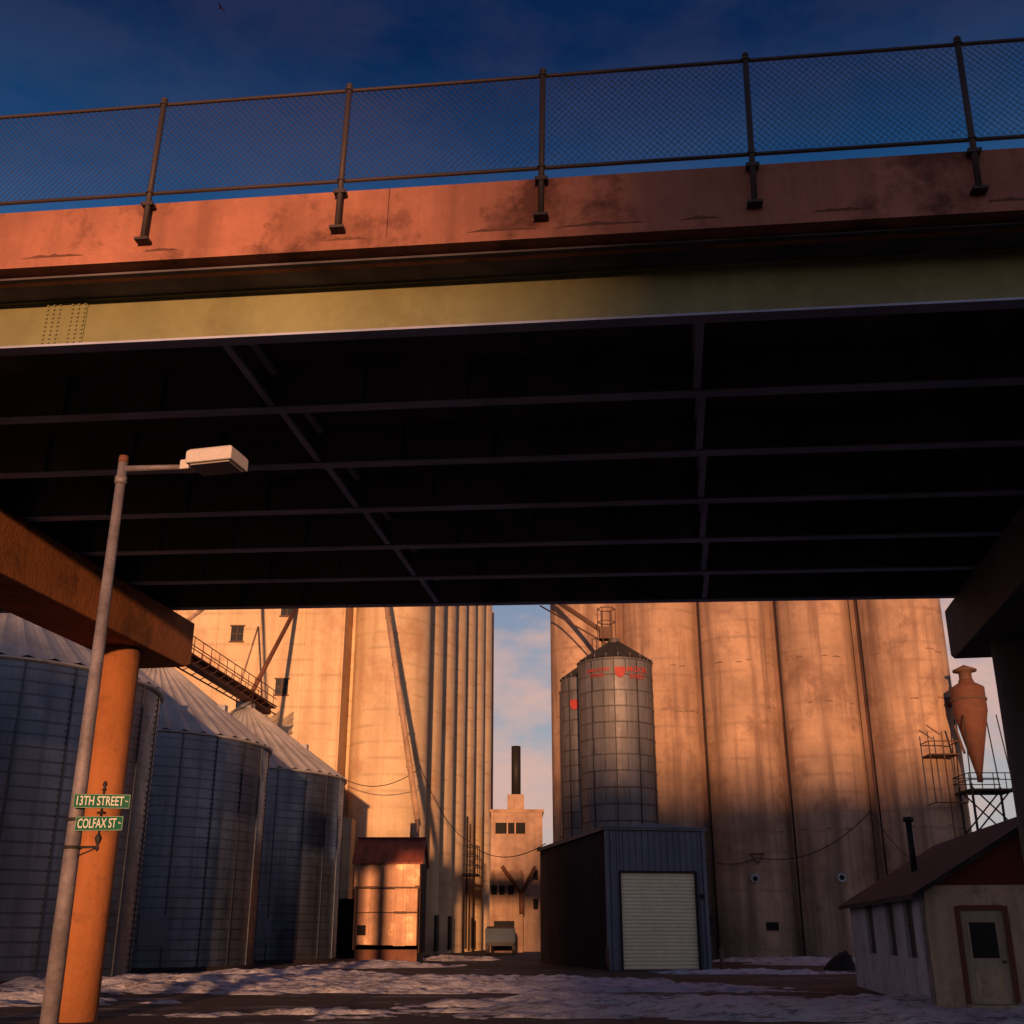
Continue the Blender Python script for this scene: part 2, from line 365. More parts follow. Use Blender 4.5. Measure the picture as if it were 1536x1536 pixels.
# ------------------------------------------------------------------ left metal grain bins
def ribcone(name,cx,cy,r,z0,z1,mat,parent,ribs=44,rt=.35):
    v=[];f=[];n=ribs*3
    for (rr,zz) in ((r,z0),(r*.5+rt*.5,(z0+z1)/2),(rt,z1)):
        for i in range(n):
            t=2*math.pi*i/n; up=.10 if i%3==0 else 0
            v.append((cx+rr*math.cos(t),cy+rr*math.sin(t),zz+up))
    for k in range(2):
        for i in range(n): j=(i+1)%n; f.append((k*n+i,k*n+j,(k+1)*n+j,(k+1)*n+i))
    return mesh(name,v,f,mat,parent)
def grainbin(cx,cy,r,ze,za):
    g=empty('grain_bin',(cx,cy,0)); prof=[]; z=0; k=0
    while z<ze:
        prof.append((r+(.06 if k%2 else 0),z)); z+=.11; k+=1
    prof.append((r,ze)); lathe('corrugated_wall',cx,cy,prof,96,'bin',g)
    ribcone('ribbed_roof',cx,cy,r+.18,ze-.06,za,'binroof',g)
    lathe('eave_ring',cx,cy,[(r+.03,ze-.14),(r+.2,ze-.10),(r+.2,ze-.05),(r,ze-.02)],96,'binroof',g)
    lathe('roof_cap',cx,cy,[(.6,za-.1),(.6,za+.25),(.45,za+.38),(0,za+.4)],24,'binroof',g)
    lathe('foundation',cx,cy,[(r+.15,-.1),(r+.15,.18),(r,.18)],64,'garside',g)
    m=Multi()
    for i in range(22):
        t=2*math.pi*(i+.5)/22; m.box((cx+(r+.055)*math.cos(t),cy+(r+.055)*math.sin(t),ze/2),(.05,.07,ze-.3),t)
    m.out('stiffeners','bin',g)
    m=Multi()
    for i in range(5):
        t=R(-150+i*72); q=.62*r; zz=ze+(za-ze)*.38
        m.box((cx+q*math.cos(t),cy+q*math.sin(t),zz+.2),(.45,.45,.35),t)
    m.out('roof_vents','binroof',g)
    t=R(-62); dx,dy=math.cos(t),math.sin(t)
    m=Multi(); m.box((cx+(r+.03)*dx,cy+(r+.03)*dy,1.7),(.18,1.2,1.3),t); m.out('access_door','garage',g)
    t=R(-118); dx,dy=math.cos(t),math.sin(t)
    rod('aeration_fan',(cx+(r)*dx,cy+(r)*dy,.75),(cx+(r+.9)*dx,cy+(r+.9)*dy,.75),.5,'bin',g,seg=20)
    m=Multi(); t=R(-100)
    for s_ in(-.2,.2):
        bx=cx+(r+.15)*math.cos(t)-s_*math.sin(t); by=cy+(r+.15)*math.sin(t)+s_*math.cos(t); m.rod((bx,by,.4),(bx,by,ze+.4),.025)
        if s_<0: b0=(bx,by)
    for k in range(int(ze/.35)): m.rod((b0[0],b0[1],.6+k*.35),(bx,by,.6+k*.35),.015)
    m.out('ladder','pole',g)
    return g
grainbin(-20,43,6.1,10.5,15.0)
grainbin(-18.7,58,6.1,10.5,15.0)
grainbin(-17.4,73,6.6,10.8,15.4)

cw=empty('roof_catwalk',(-18,66,16.4)); m=Multi()
A=Vector((-18.7,57.2,16.1)); B=Vector((-16.9,77.5,16.3)); dd=(B-A); Ld=dd.length; dd/=Ld; sd=Vector((dd.y,-dd.x,0)).normalized()*.55
for s_ in(-1,1):
    for h in(0,.5,1.0): m.rod(A+sd*s_+Vector((0,0,h)),B+sd*s_+Vector((0,0,h)),.055 if h==0 else .03)
    k=0
    while k*1.4<Ld:
        q=A+dd*k*1.4+sd*s_; m.rod(q,q+Vector((0,0,1.0)),.03); k+=1
    m.rod(A+sd*s_-Vector((0,0,.55)),B+sd*s_-Vector((0,0,.55)),.05)
    k=0
    while k*1.4<Ld-1.4:
        q=A+dd*k*1.4+sd*s_; m.rod(q-Vector((0,0,.55)),q+dd*1.4,.03); k+=1
m.out('railing_and_truss','rust',cw)
m=Multi(); c=(A+B)/2; m.box((c.x,c.y,c.z-.02),(1.1,Ld,.06),-math.atan2(dd.x,dd.y)); m.box((c.x,c.y,c.z-.3),(.5,Ld-.3,.35),-math.atan2(dd.x,dd.y)); m.out('deck_and_conveyor','rust',cw)
m=Multi()
for q in((-18.7,58,15.2),(-17.4,73,15.6)):
    for sx in(-.5,.5):
        for sy in(-.5,.5): m.rod((q[0]+sx,q[1]+sy,q[2]-.3),(q[0]+sx,q[1]+sy,16.1),.05)
m.out('support_legs','brown',cw)

sp=empty('grain_spout',(-17,78,20)); m=Multi()
m.rod((-16.6,83.2,25.0),(-17.4,74.0,16.4),.16,seg=12); m.rod((-17.4,74,16.4),(-17.4,73.4,15.7),.2,seg=12)
m.out('spout_pipe','rust',sp,smooth=True)
sp=empty('grain_spout',(-20,70,20)); m=Multi()
m.rod((-19.6,83.2,28.5),(-18.6,59.5,16.9),.13,seg=12); m.rod((-19.4,83.2,23.5),(-18.7,76,17.2),.07,seg=8)
m.out('spout_pipe','elev2',sp,smooth=True)

# ------------------------------------------------------------------ left concrete grain elevator
el=empty('concrete_grain_elevator',(-12,100,0))
d=Vector((.12,.9928)); ln=Vector((-.9928,.12)); c0=Vector((-6.9,84.0))
HE=37
for k in range(7):
    c=c0+d*(3+5.95*k)+ln*3.0
    lathe('storage_silo',c.x,c.y,[(3.0,-.2),(3.0,HE),(2.6,HE+.02),(0,HE+.02)],64,'elev',el)
q0=c0+ln*3.6+d*3; q1=q0+d*37.5
cc=(q0+q1)/2
box('infill_core',(cc.x-5.5,cc.y,HE/2-.1),(11.5,37.5,HE),'elev',el,rz=-math.atan2(d.x,d.y))
m=Multi()
for k in range(7):
    for off in (0,2.2,-2.2):
        q=c0+d*(5.97+5.95*k+off)+ln*(1.1 if off==0 else .65); m.box((q.x,q.y,HE/2),(.9 if off==0 else .3,.45,HE),-math.atan2(d.x,d.y))
m.out('side_pilasters','elev2',el)
box('workhouse_block',(-19.5,90.5,HE/2),(13.4,14.2,HE+.6),'elev',el)
box('headhouse',(-15,95,HE+4),(9,16,8.5),'elev',el)
m=Multi()
for x in(-25.9,-22.6,-19.35,-15.9,-13.05): m.box((x,83.36,HE/2),(.22,.08,HE))
m.out('pilasters','elev',el)
m=Multi(); mt=Multi()
for (x,z) in ((-17.3,18.9),(-17.3,25),(-21.,23),(-21.,29)):
    m.box((x,83.37,z),(.95,.04,1.15)); mt.box((x,83.35,z+.63),(1.15,.12,.1)); mt.box((x,83.35,z-.63),(1.15,.14,.1)); mt.box((x,83.345,z),(.05,.06,1.15)); mt.box((x,83.345,z),(.95,.06,.05))
m.out('windows','glass',el); mt.out('window_frames','brown',el)
box('base_annex',(-13.5,82.6,4.6),(4.4,2.0,9.2),'elev',el)
box('dock_opening',(-11.1,81.5,1.9),(1.6,.2,3.8),'dark',el)
m=Multi()
def side(t,off,z): q=c0+d*t-ln*off; return (q.x,q.y,z)
for t in(9,15,27): 
    q=side(t-.2,.02,1.6); m.box(q,(.12,1.2,2.6),-math.atan2(d.x,d.y))
m.out('side_doors','dark',el)
m=Multi()
for s_ in(-.3,.3): m.rod(side(21+s_*1,.35,.3),side(21+s_*1,.35,11.5),.05)
for k in range(28): m.rod(side(20.7,.35,.5+k*.4),side(21.3,.35,.5+k*.4),.025)
for zz in(6.5,7.3,8.1,8.9):
    m.rod(side(19.8,.1,zz),side(19.8,1.3,zz),.04); m.rod(side(19.8,1.3,zz),side(22.2,1.3,zz),.04); m.rod(side(22.2,1.3,zz),side(22.2,.1,zz),.04)
for t in(19.8,21,22.2): m.rod(side(t,1.3,6.4),side(t,1.3,8.9),.04)
m.box(side(21,.7,6.4),(1.2,2.6,.1),-math.atan2(d.x,d.y))
m.out('ladder_platform','black',el)
sp=empty('grain_spout',(-8,80,15)); m=Multi()
m.rod((-9.85,81,27.2),(-6.25,76.5,8.6),.2,seg=12); m.rod((-6.25,76.5,8.6),(-6.15,74.5,5.9),.17,seg=12)
m.rod((-9.6,81.2,26.4),(-6.1,77.0,8.3),.05,seg=6)
m.out('spout_pipe','elev2',sp,smooth=True)
m=Multi(); 
for t in(.2,.4,.6,.8): 
    q=Vector((-9.85,81,27.2)).lerp(Vector((-6.25,76.5,8.6)),t); m.rod(q,q+Vector((.02,.06,-.16)),.25,seg=12)
m.out('pipe_flanges','elev2',sp)

# ------------------------------------------------------------------ tin loading shed
ts=empty('tin_loading_shed',(-7.3,71,0))
x0,x1,y0,y1=-9.3,-5.45,69.5,74.5
def panelwall(nm,x0,x1,y,z0,z1,mat):
    m=Multi(); x=x0; k=0
    while x<x1-.05:
        w=min(.72,x1-x); m.box((x+w/2,y-.012*(k%2),(z0+z1)/2+random.uniform(-.06,.06)),(w-.01,.03,z1-z0),random.uniform(-.08,.08)); x+=w; k+=1
    return m.out(nm,mat,ts)
box('body',((x0+x1)/2,(y0+y1)/2+.05,3.2),(x1-x0-.1,y1-y0,5.0),'brown',ts)
panelwall('front_cladding_upper',x0,x1,y0-.03,4.15,5.55,'tin')
panelwall('front_cladding_mid',x0+.25,x1-.1,y0-.03,2.75,4.05,'tin')
panelwall('front_cladding_low',x0+.25,x1-.1,y0-.03,.95,2.7,'tin')
box('belt_board',((x0+x1)/2,y0-.08,4.1),(x1-x0+.1,.12,.1),'brown',ts)
box('belt_board_lower',((x0+x1)/2,y0-.08,2.72),(x1-x0-.3,.1,.06),'brown',ts)
box('stone_base',((x0+x1)/2+.1,y0+2.4,.45),(x1-x0-.3,y1-y0-.3,1.0),'rust',ts)
corr('side_cladding',(x1+.01,y0),(x1+.01,y1),.5,5.6,.3,.04,'brown',ts)
yr=y0+1.9; zr=7.05; v=[(x0-.15,y0-.25,5.5),(x1+.2,y0-.25,5.5),(x1+.2,yr,zr),(x0-.15,yr,zr),(x0-.15,y1+.2,5.5),(x1+.2,y1+.2,5.5)]
v+= [(a_,b_,c_-.08) for a_,b_,c_ in v]
mesh('rusty_roof',v,[(0,1,2,3),(3,2,5,4),(6,9,8,7),(9,10,11,8),(0,6,7,1),(1,7,8,2),(2,8,11,5),(0,3,9,6),(3,4,10,9),(4,5,11,10)],'redroof',ts)
mesh('gable_ends',[(x1+.02,y0,5.5),(x1+.02,y1,5.5),(x1+.02,yr,zr-.1),(x0,y0,5.5),(x0,y1,5.5),(x0,yr,zr-.1)],[(0,1,2),(3,5,4)],'tin',ts)
m=Multi(); k=x0-.1
while k<x1+.2:
    m.rod(Vector((k,y0-.25,5.52)),Vector((k,yr,zr+.02)),.03,seg=4); k+=.6
m.out('roof_seams','redroof',ts)
box('ridge_cap',((x0+x1)/2,yr,zr+.02),(x1-x0+.4,.25,.06),'rust',ts)
m=Multi(); m.box((-8.75,y0-.08,1.75),(.5,.08,.55)); m.out('small_hatch','dark',ts)
rod('inlet_pipe',(-6.1,yr+.3,zr-.2),(-6.1,yr+.4,zr+.9),.2,'elev2',ts)

# ------------------------------------------------------------------ far mill building with stack
fb=empty('mill_building',(0,112,0))
box('main_block',(.44,114.5,6.15),(4.9,9,12.5),'farconc',fb)
box('lower_wing',(-.5,108,3.4),(3.0,4,7.0),'elev2',fb)
box('parapet',(.44,114.5,12.5),(5.2,9.3,.26),'elev2',fb)
box('penthouse',(.36,112.5,13.3),(1.6,2.2,1.8),'farconc',fb)
box('window_strip',(-.15,109.94,10.9),(2.86,.1,1.0),'dark',fb)
m=Multi()
for x in(-1.62,-.44,.3,1.32): m.box((x,109.9,10.9),(.12,.16,1.1))
m.out('window_mullions','elev2',fb)
m=Multi()
for x in(-1.6,-.9,-.1): m.box((x,105.96,5.2),(.5,.1,.8))
for z in(4.1,6.7): m.box((2.2,109.95,z),(.45,.1,.9))
m.box((-.7,105.96,1.4),(1.8,.1,2.4)); m.out('openings','dark',fb)
rod('smoke_stack',(.4,112,14.1),(.4,112,18.9),.46,'black',fb,seg=20)
m=Multi(); m.rod((-.9,105.3,7.2),(.85,105.3,4.9),.17,seg=10); m.rod((2.1,105.3,7.2),(.85,105.3,4.9),.17,seg=10); m.rod((.85,105.3,4.9),(.85,105.3,3.2),.22,seg=10)
m.out('loading_spouts','rust',fb,smooth=True)
tr=empty('freight_trailer',(-1,95,0))
box('trailer_body',(-.9,95,1.4),(2.3,6,1.1),'tarp',tr,bevel=.05); box('tarp_cover',(-.9,95,2.02),(2.1,5.8,.13),'garside',tr,bevel=.05)
m=Multi()
for y in(92.9,94,97): 
    for s_ in(-1,1): m.rod((-.9+s_*.9,y,.5),(-.9+s_*1.15,y,.5),.48,seg=18)
m.box((-.9,95,.8),(1.0,5.8,.1)); m.box((-.9,91.9,.8),(2.1,.08,.25)); m.out('wheels_and_frame','black',tr)

# ------------------------------------------------------------------ right concrete silos
er=empty('concrete_grain_elevator',(16,90,0))
cs=[(5.55,82,2.66),(10.9,80.5,2.7),(16.15,79,2.68),(21.35,77.5,2.68),(26.95,76,2.95)]
for (x,y,r) in cs: lathe('storage_silo',x,y,[(r,-.2),(r,36),(r*.9,36.02),(0,36.02)],72,'elev2',er)
for (x,y,r) in cs: lathe('storage_silo_back',x+1.6,y+5.6,[(r,-.2),(r,36),(r*.9,36.02),(0,36.02)],48,'elev2',er)
m=Multi()
for i in range(4):
    a_,b_=cs[i],cs[i+1]; mx=(a_[0]+b_[0])/2; my=(a_[1]+b_[1])/2
    m.box((mx,my-.55,18),(.8,.5,36),-.27)
m.out('interstice_walls','seam',er)
box('gallery',(17,81,38),(27,5,4.2),'elev2',er,rz=-.274)
m=Multi(); mk=Multi()
for (x,y,r) in cs[2:]+cs[1:2]:
    m.rod((x-.4,y-r+.1,4.9),(x-.4,y-r-.10,4.9),.28,seg=18); mk.rod((x-.4,y-r-.1,4.9),(x-.4,y-r-.14,4.9),.16,seg=14)
    mk.box((x+.5,y-r+.03,2.0),(.8,.12,.5))
m.out('vent_rings','shedw',er); mk.out('hatches','dark',er)
m=Multi()
for (x,y,r) in cs:
    for zz in (19.3,16.1,7.9):
        t=-150
        while t<-35:
            w=random.uniform(4,11)
            if random.random()<(.55 if zz>17 else .4):
                zz2=zz+random.uniform(-.1,.1)
                for q in range(int(w/1.5)+1):
                    tt=R(t+q*1.5); m.box((x+(r-.008)*math.cos(tt),y+(r-.008)*math.sin(tt),zz2+random.uniform(-.03,.03)),(.03,.10,random.uniform(.03,.10)),tt)
            t+=w+random.uniform(2,9)
m.out('pour_seams','seam',er)
m=Multi()
for i in(1,2,3):
    a_,b_=cs[i],cs[i+1]; mx=(a_[0]+b_[0])/2; my=(a_[1]+b_[1])/2-1.3
    m.rod((mx,my,.2),(mx,my,36),.09 if i<3 else .14,seg=8)
m.out('downpipes','black',er,smooth=True)
m=Multi(); bx,by=27.0,71.6
for z in(9.2,13.0): 
    m.rod((bx-.6,by,z),(bx+1.4,by,z),.04); m.rod((bx-.6,by,z),(bx-.6,by+1.6,z),.035); m.rod((bx+1.4,by,z),(bx+1.4,by+1.6,z),.035)
for x in(-.6,.3,1.4): m.rod((bx+x,by,5.0 if x==.3 else 9.2),(bx+x,by,13.6 if x<1 else 13.0),.04)
m.box((bx+.4,by+.8,12.2),(1.9,1.4,.08)); m.rod((bx+1.2,by,14),(bx+1.6,by,12.2),.08); m.rod((bx-.6,by,14),(bx+.2,by,13.4),.04)
m.out('equipment_platform','brown',er)

def wire(nm,pts,sag,r=.04,parent=None,seg=18):
    m=Multi()
    for p,q in zip(pts[:-1],pts[1:]):
        p,q=Vector(p),Vector(q); prev=p
        for i in range(1,seg+1):
            t=i/seg; c=p.lerp(q,t); c.z-=sag*4*t*(1-t); m.rod(prev,c,r,seg=5,cap=False); prev=c
    return m.out(nm,'black',parent)
wr=empty('utility_wires',(10,75,8))
wire('wire_span',[(11.5,77.3,6.9),(15.9,76.0,6.2)],.7,.03,wr); wire('wire_span',[(15.9,76,6.2),(22.9,73.6,8.9)],1.1,.03,wr)
wire('wire_span',[(22.9,73.6,8.9),(25.2,73,5.8)],.5,.025,wr)
wire('wire_span',[(-12.5,81.8,12.2),(-6.4,79,12.3),],1.0,.03,wr); wire('wire_span',[(-6.4,79,12.5),(-3.4,95,8.6)],1.0,.03,wr); wire('wire_span',[(-3.4,95,8.4),(2.0,69.6,6.6)],.9,.03,wr)
m=Multi(); m.rod((15.55,76.2,6.5),(16.0,76.2,5.8),.05); m.rod((16.4,76.2,6.5),(16.0,76.2,5.8),.05); m.rod((15.4,76.2,6.45),(16.5,76.2,6.45),.05); m.out('wall_bracket','brown',wr)

# ------------------------------------------------------------------ bolted panel silos behind the garage
def psilo(x,y,r,zw,zp,badge):
    s=empty('metal_silo',(x,y,0)); prof=[]; z=0
    while z<zw: prof+=[(r,z),(r,z+.93),(r+.03,z+.96),(r+.03,z+1.0)]; z+=1.0
    prof=[p for p in prof if p[1]<=zw]+[(r,zw)]
    lathe('panel_wall',x,y,prof,48,'binpanel',s,smooth=False)
    ribcone('cone_roof',x,y,r+.08,zw,zp,'binpanel',s,ribs=20,rt=.3)
    lathe('top_cap',x,y,[(.4,zp-.15),(.4,zp+.2),(0,zp+.35)],16,'binpanel',s)
    m=Multi()
    for k in range(20):
        t=2*math.pi*k/20; m.rod((x+(r+.05)*math.cos(t),y+(r+.05)*math.sin(t),zw-.05),(x+(r+.05)*math.cos(t),y+(r+.05)*math.sin(t),zw+.28),.02,seg=4)
    m.out('eave_clips','pole',s)
    m=Multi()
    for k in range(10):
        t=2*math.pi*(k+.3)/10; m.box((x+(r+.04)*math.cos(t),y+(r+.04)*math.sin(t),zw/2),(.04,.06,zw-.2),t)
    m.out('panel_laps','binpanel',s)
    def wrap(c,a0,zz): 
        t=a0+c.x/r; rr=r+.06+c.z; return Vector((x+rr*math.cos(t),y+rr*math.sin(t),zz+c.y))
    if badge:
        text('red_lettering',"MOOR",.5,'redp',s,None,ext=.01,wrap=lambda c:wrap(c,R(-60),17.30))
        text('red_lettering_small',"SHEET",.42,'redp',s,None,ext=.01,wrap=lambda c:wrap(c,R(-60),16.85))
        text('red_lettering_left',"GRAIN SYSTEM",.32,'redp',s,None,ext=.008,wrap=lambda c:wrap(c,R(-123),17.3),sx=.75)
        text('red_lettering_left_low',"STORAGE",.30,'redp',s,None,ext=.008,wrap=lambda c:wrap(c,R(-123),16.95),sx=.75)
    a0=R(-88) if badge else R(-118); zz=17.1 if badge else 16.0; pts=[(-.33,.33),(.33,.33),(.33,-.05),(.18,-.28),(0,-.36),(-.18,-.28),(-.33,-.05)]
    v=[tuple(wrap(Vector((a_,b_,-.03)),a0,zz)) for a_,b_ in pts]+[tuple(wrap(Vector((a_,b_,.015)),a0,zz)) for a_,b_ in pts]
    mesh('shield_badge',v,[tuple(range(7,14))]+[(i,(i+1)%7,7+(i+1)%7,7+i) for i in range(7)],'redp',s)
    return s
s=psilo(6.76,72.5,2.42,18.1,19.6,True)
m=Multi()
for a_ in range(6):
    t=R(60*a_); m.rod((6.3+.6*math.cos(t),72.5+.6*math.sin(t),19.2),(6.3+.6*math.cos(t),72.5+.6*math.sin(t),21.9),.035)
    t2=R(60*a_+60)
    for z in(21.0,21.9): m.rod((6.3+.6*math.cos(t),72.5+.6*math.sin(t),z),(6.3+.6*math.cos(t2),72.5+.6*math.sin(t2),z),.035)
m.box((6.2,72.5,20.2),(.8,.8,.8)); m.out('roof_cage','brown',s)
psilo(5.0,76.6,1.62,17.9,18.9,False)
sp=empty('grain_spout',(4,75,22)); m=Multi(); m.rod((2.3,80.5,25.5),(6.3,72.6,20.2),.17,seg=12); m.rod((2.1,80.5,24.4),(6.2,72.6,19.6),.06,seg=6); m.out('spout_pipe','brown',sp,smooth=True)

# ------------------------------------------------------------------ garage
ga=empty('metal_garage',(6,60,0))
A=Vector((4.4,54.6)); fx=Vector((.984,.179)); gy=Vector((-.179,.984)); W=4.75; D=15.2; H=6.25
def G(a_,b_): q=A+fx*a_+gy*b_; return (q.x,q.y)
dw0,dw1,dh=.62,4.28,4.25
corr('front_siding_left',G(0,0),G(dw0,0),0,H,.31,.06,'garage',ga)
corr('front_siding_right',G(dw1,0),G(W,0),0,H,.31,.06,'garage',ga)
corr('front_siding_over_door',G(dw0,0),G(dw1,0),dh,H,.31,.06,'garage',ga)
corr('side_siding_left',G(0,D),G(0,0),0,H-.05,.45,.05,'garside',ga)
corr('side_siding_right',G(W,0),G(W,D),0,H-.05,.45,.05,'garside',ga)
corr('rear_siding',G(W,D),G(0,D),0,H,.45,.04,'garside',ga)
def gbox(nm,a_,b_,z,sa,sb_,sz,mat,bevel=0):
    q=G(a_,b_); return box(nm,(q[0],q[1],z),(sa,sb_,sz),mat,ga,rz=math.atan2(fx.y,fx.x),bevel=bevel)
v=[(*G(-.2,-.25),H+.0),(*G(W+.2,-.25),H+.0),(*G(W+.2,D+.2),H),(*G(-.2,D+.2),H),(*G(W/2,-.25),H+.22),(*G(W/2,D+.2),H+.22)]
mesh('low_gable_roof',v,[(0,4,5,3),(4,1,2,5),(0,1,4),(3,5,2)],'garage',ga)
gbox('fascia_trim',W/2,-.12,H-.02,W+.4,.1,.16,'garage'); gbox('left_eave_trim',-.12,D/2,H-.02,.1,D+.2,.18,'garage')
for a_ in(.0,W): gbox('corner_trim',a_,-.045,H/2-.05,.16,.1,H-.12,'garage')
for a_ in(dw0-.02,dw1+.02): gbox('door_jamb',a_,-.03,dh/2,.1,.14,dh,'garside')
gbox('door_header',W/2+.08,-.03,dh+.03,dw1-dw0+.1,.14,.08,'garside')
nslat=26; prof=[]
for k in range(nslat):
    z0=.03+k*(dh-.05)/nslat; z1=z0+(dh-.05)/nslat; prof+=[(z0,.09),(z0+.03,.05),((z0+z1)/2,.035),(z1-.03,.05)]
prof.append((dh,.09)); v=[];f=[]
for z,b_ in prof: v+=[(*G(dw0+.03,b_),z),(*G(dw1-.03,b_),z)]
for k in range(len(prof)-1): f.append((2*k,2*k+1,2*k+3,2*k+2))
mesh('rollup_door',v,f,'doorw',ga)
gbox('wall_lamp',dw1+.25,-.15,3.2,.14,.2,.2,'garside'); gbox('meter_box',W+.25,.3,1.9,.4,.5,.9,'garside')
rod('bollard',(*G(-.3,-.9),0),(*G(-.3,-.9),1.0),.09,'brown',ga); rod('bollard',(*G(W+.3,-.8),0),(*G(W+.3,-.8),1.0),.09,'brown',ga)

# ------------------------------------------------------------------ cyclone dust collector
cy=empty('cyclone_dust_collector',(29.4,72,0)); X,Y=29.5,72
lathe('cyclone_body',X,Y,[(0,17.0),(.45,17.0),(.5,16.8),(1.0,16.5),(1.05,16.45),(1.05,14.9),(1.02,14.8),(.18,10.9),(.18,10.5),(0,10.5)],28,'rust',cy)
lathe('rain_cap',X,Y,[(0,18.0),(.75,17.65),(.75,17.55),(.4,17.5),(.4,16.95)],20,'brown',cy)
lathe('band',X,Y,[(1.07,15.6),(1.12,15.62),(1.12,15.75),(1.07,15.77)],28,'brown',cy)
m=Multi(); m.rod((X+.2,Y+1.0,15.9),(X-1.2,Y+2.6,15.9),.35,seg=12); m.out('inlet_duct','brown',cy,smooth=True)
m=Multi()
for sx in(-1.0,1.6):
    for sy in(-1,1): m.rod((X+sx,Y+sy,0),(X+sx,Y+sy,10.3),.08); m.rod((X+sx,Y+sy,10.3),(X+sx*.8,Y+sy*.8,14.6),.04)
for z in(2,4.7,7.4):
    for sy in(-1,1): m.rod((X-1,Y+sy,z),(X+1.6,Y+sy,z+2.7),.05); m.rod((X+1.6,Y+sy,z),(X-1,Y+sy,z+2.7),.05); m.rod((X-1,Y+sy,z),(X+1.6,Y+sy,z),.05)
m.box((X+.3,Y,9.9),(3.0,2.6,.12))
for z in(10.5,10.9):
    for sy in(-1.3,1.3): m.rod((X-1.2,Y+sy,z),(X+1.8,Y+sy,z),.03)
    m.rod((X-1.2,Y-1.3,z),(X-1.2,Y+1.3,z),.03)
for k in range(5): m.rod((X-1.2+k*.75,Y-1.3,9.9),(X-1.2+k*.75,Y-1.3,10.9),.03)
m.out('support_frame','black',cy)

# ------------------------------------------------------------------ little white scale house
sh=empty('scale_house',(12,33,0))
A=Vector((9.4,27.0)); gy=Vector((.14,.990)); fx=Vector((.990,-.14)); W=6.0; D=12.0; H=2.62; RZ=4.35
rzs=math.atan2(fx.y,fx.x)
def S(a_,b_): q=A+fx*a_+gy*b_; return (q.x,q.y)
def sbox(nm,a_,b_,z,sa,sb_,sz,mat,bevel=0):
    q=S(a_,b_); return box(nm,(q[0],q[1],z),(sa,sb_,sz),mat,sh,rz=rzs,bevel=bevel)
d0,d1,dH=.72,1.66,2.08
sbox('front_wall_left',d0/2,.1,H/2,d0,.2,H,'shedf'); sbox('front_wall_right',(d1+W)/2,.1,H/2,W-d1,.2,H,'shedf'); sbox('front_wall_lintel',(d0+d1)/2,.1,(dH+H)/2,d1-d0,.2,H-dH,'shedf')
wins=[(1.6,2.8),(4.2,5.4),(7.6,8.9)]; prev=.2
for a_,b_ in wins+[(D,None)]:
    sbox('left_wall_pier',.1,(prev+a_)/2,H/2,.2,a_-prev,H,'shedw')
    if b_:
        sbox('left_wall_sill',.1,(a_+b_)/2,.52,.2,b_-a_,1.04,'shedw'); sbox('left_wall_head',.1,(a_+b_)/2,H-.07,.2,b_-a_,.14,'shedw')
        sbox('window_pane',.11,(a_+b_)/2,1.76,.03,b_-a_,1.44,'glass'); sbox('window_rail',.085,(a_+b_)/2,1.76,.03,b_-a_,.05,'brown')
        prev=b_
sbox('right_wall',W-.1,D/2+.1,H/2,.2,D-.2,H,'shedw'); sbox('rear_wall',W/2,D+.1,H/2,W,.2,H,'shedw')
v=[(*S(0,.0),H),(*S(W,.0),H),(*S(W/2,.0),RZ-.12),(*S(0,D+.2),H),(*S(W,D+.2),H),(*S(W/2,D+.2),RZ-.12)]
mesh('red_gables',v,[(0,1,2),(3,5,4)],'shedgable',sh)
ov=.32; sl=(RZ-H)/(W/2); th=.12
def roofside(sg,nm):
    a0=-ov if sg<0 else W+ov; zz=H-sl*ov
    v=[(*S(a0,-.4),zz),(*S(W/2,-.4),RZ),(*S(W/2,D+.5),RZ),(*S(a0,D+.5),zz)]; v+=[(x,y,z-th) for x,y,z in v]
    mesh(nm,v,[(0,1,2,3),(4,7,6,5),(0,4,5,1),(1,5,6,2),(2,6,7,3),(3,7,4,0)],'shingle',sh)
roofside(-1,'roof_slope_left'); roofside(1,'roof_slope_right')
sbox('door_frame_left',d0-.05,-.03,dH/2+.03,.1,.08,dH+.12,'trim'); sbox('door_frame_right',d1+.05,-.03,dH/2+.03,.1,.08,dH+.12,'trim'); sbox('door_frame_top',(d0+d1)/2,-.03,dH+.06,d1-d0,.08,.1,'trim')
sbox('door_leaf',(d0+d1)/2,.08,dH/2,d1-d0-.02,.05,dH,'doorp'); sbox('door_glass',(d0+d1)/2,.05,1.45,.56,.02,.75,'glass')
for dx in(-.31,.31): sbox('door_glass_stile',(d0+d1)/2+dx,.045,1.45,.05,.03,.85,'doorp')
sbox('door_panel',(d0+d1)/2,.05,.55,.56,.02,.6,'shedf'); sbox('door_knob',d1-.1,.03,1.0,.05,.06,.05,'black'); sbox('door_step',(d0+d1)/2,-.35,.07,1.2,.6,.14,'shedf')
sbox('downpipe',-.06,.12,1.25,.07,.07,2.4,'pole')
q=S(1.1,6.5); rod('vent_pipe',(q[0],q[1],3.0),(q[0],q[1],4.6),.09,'black',sh); rod('vent_pipe_cap',(q[0],q[1],4.6),(q[0],q[1],4.72),.15,'black',sh)

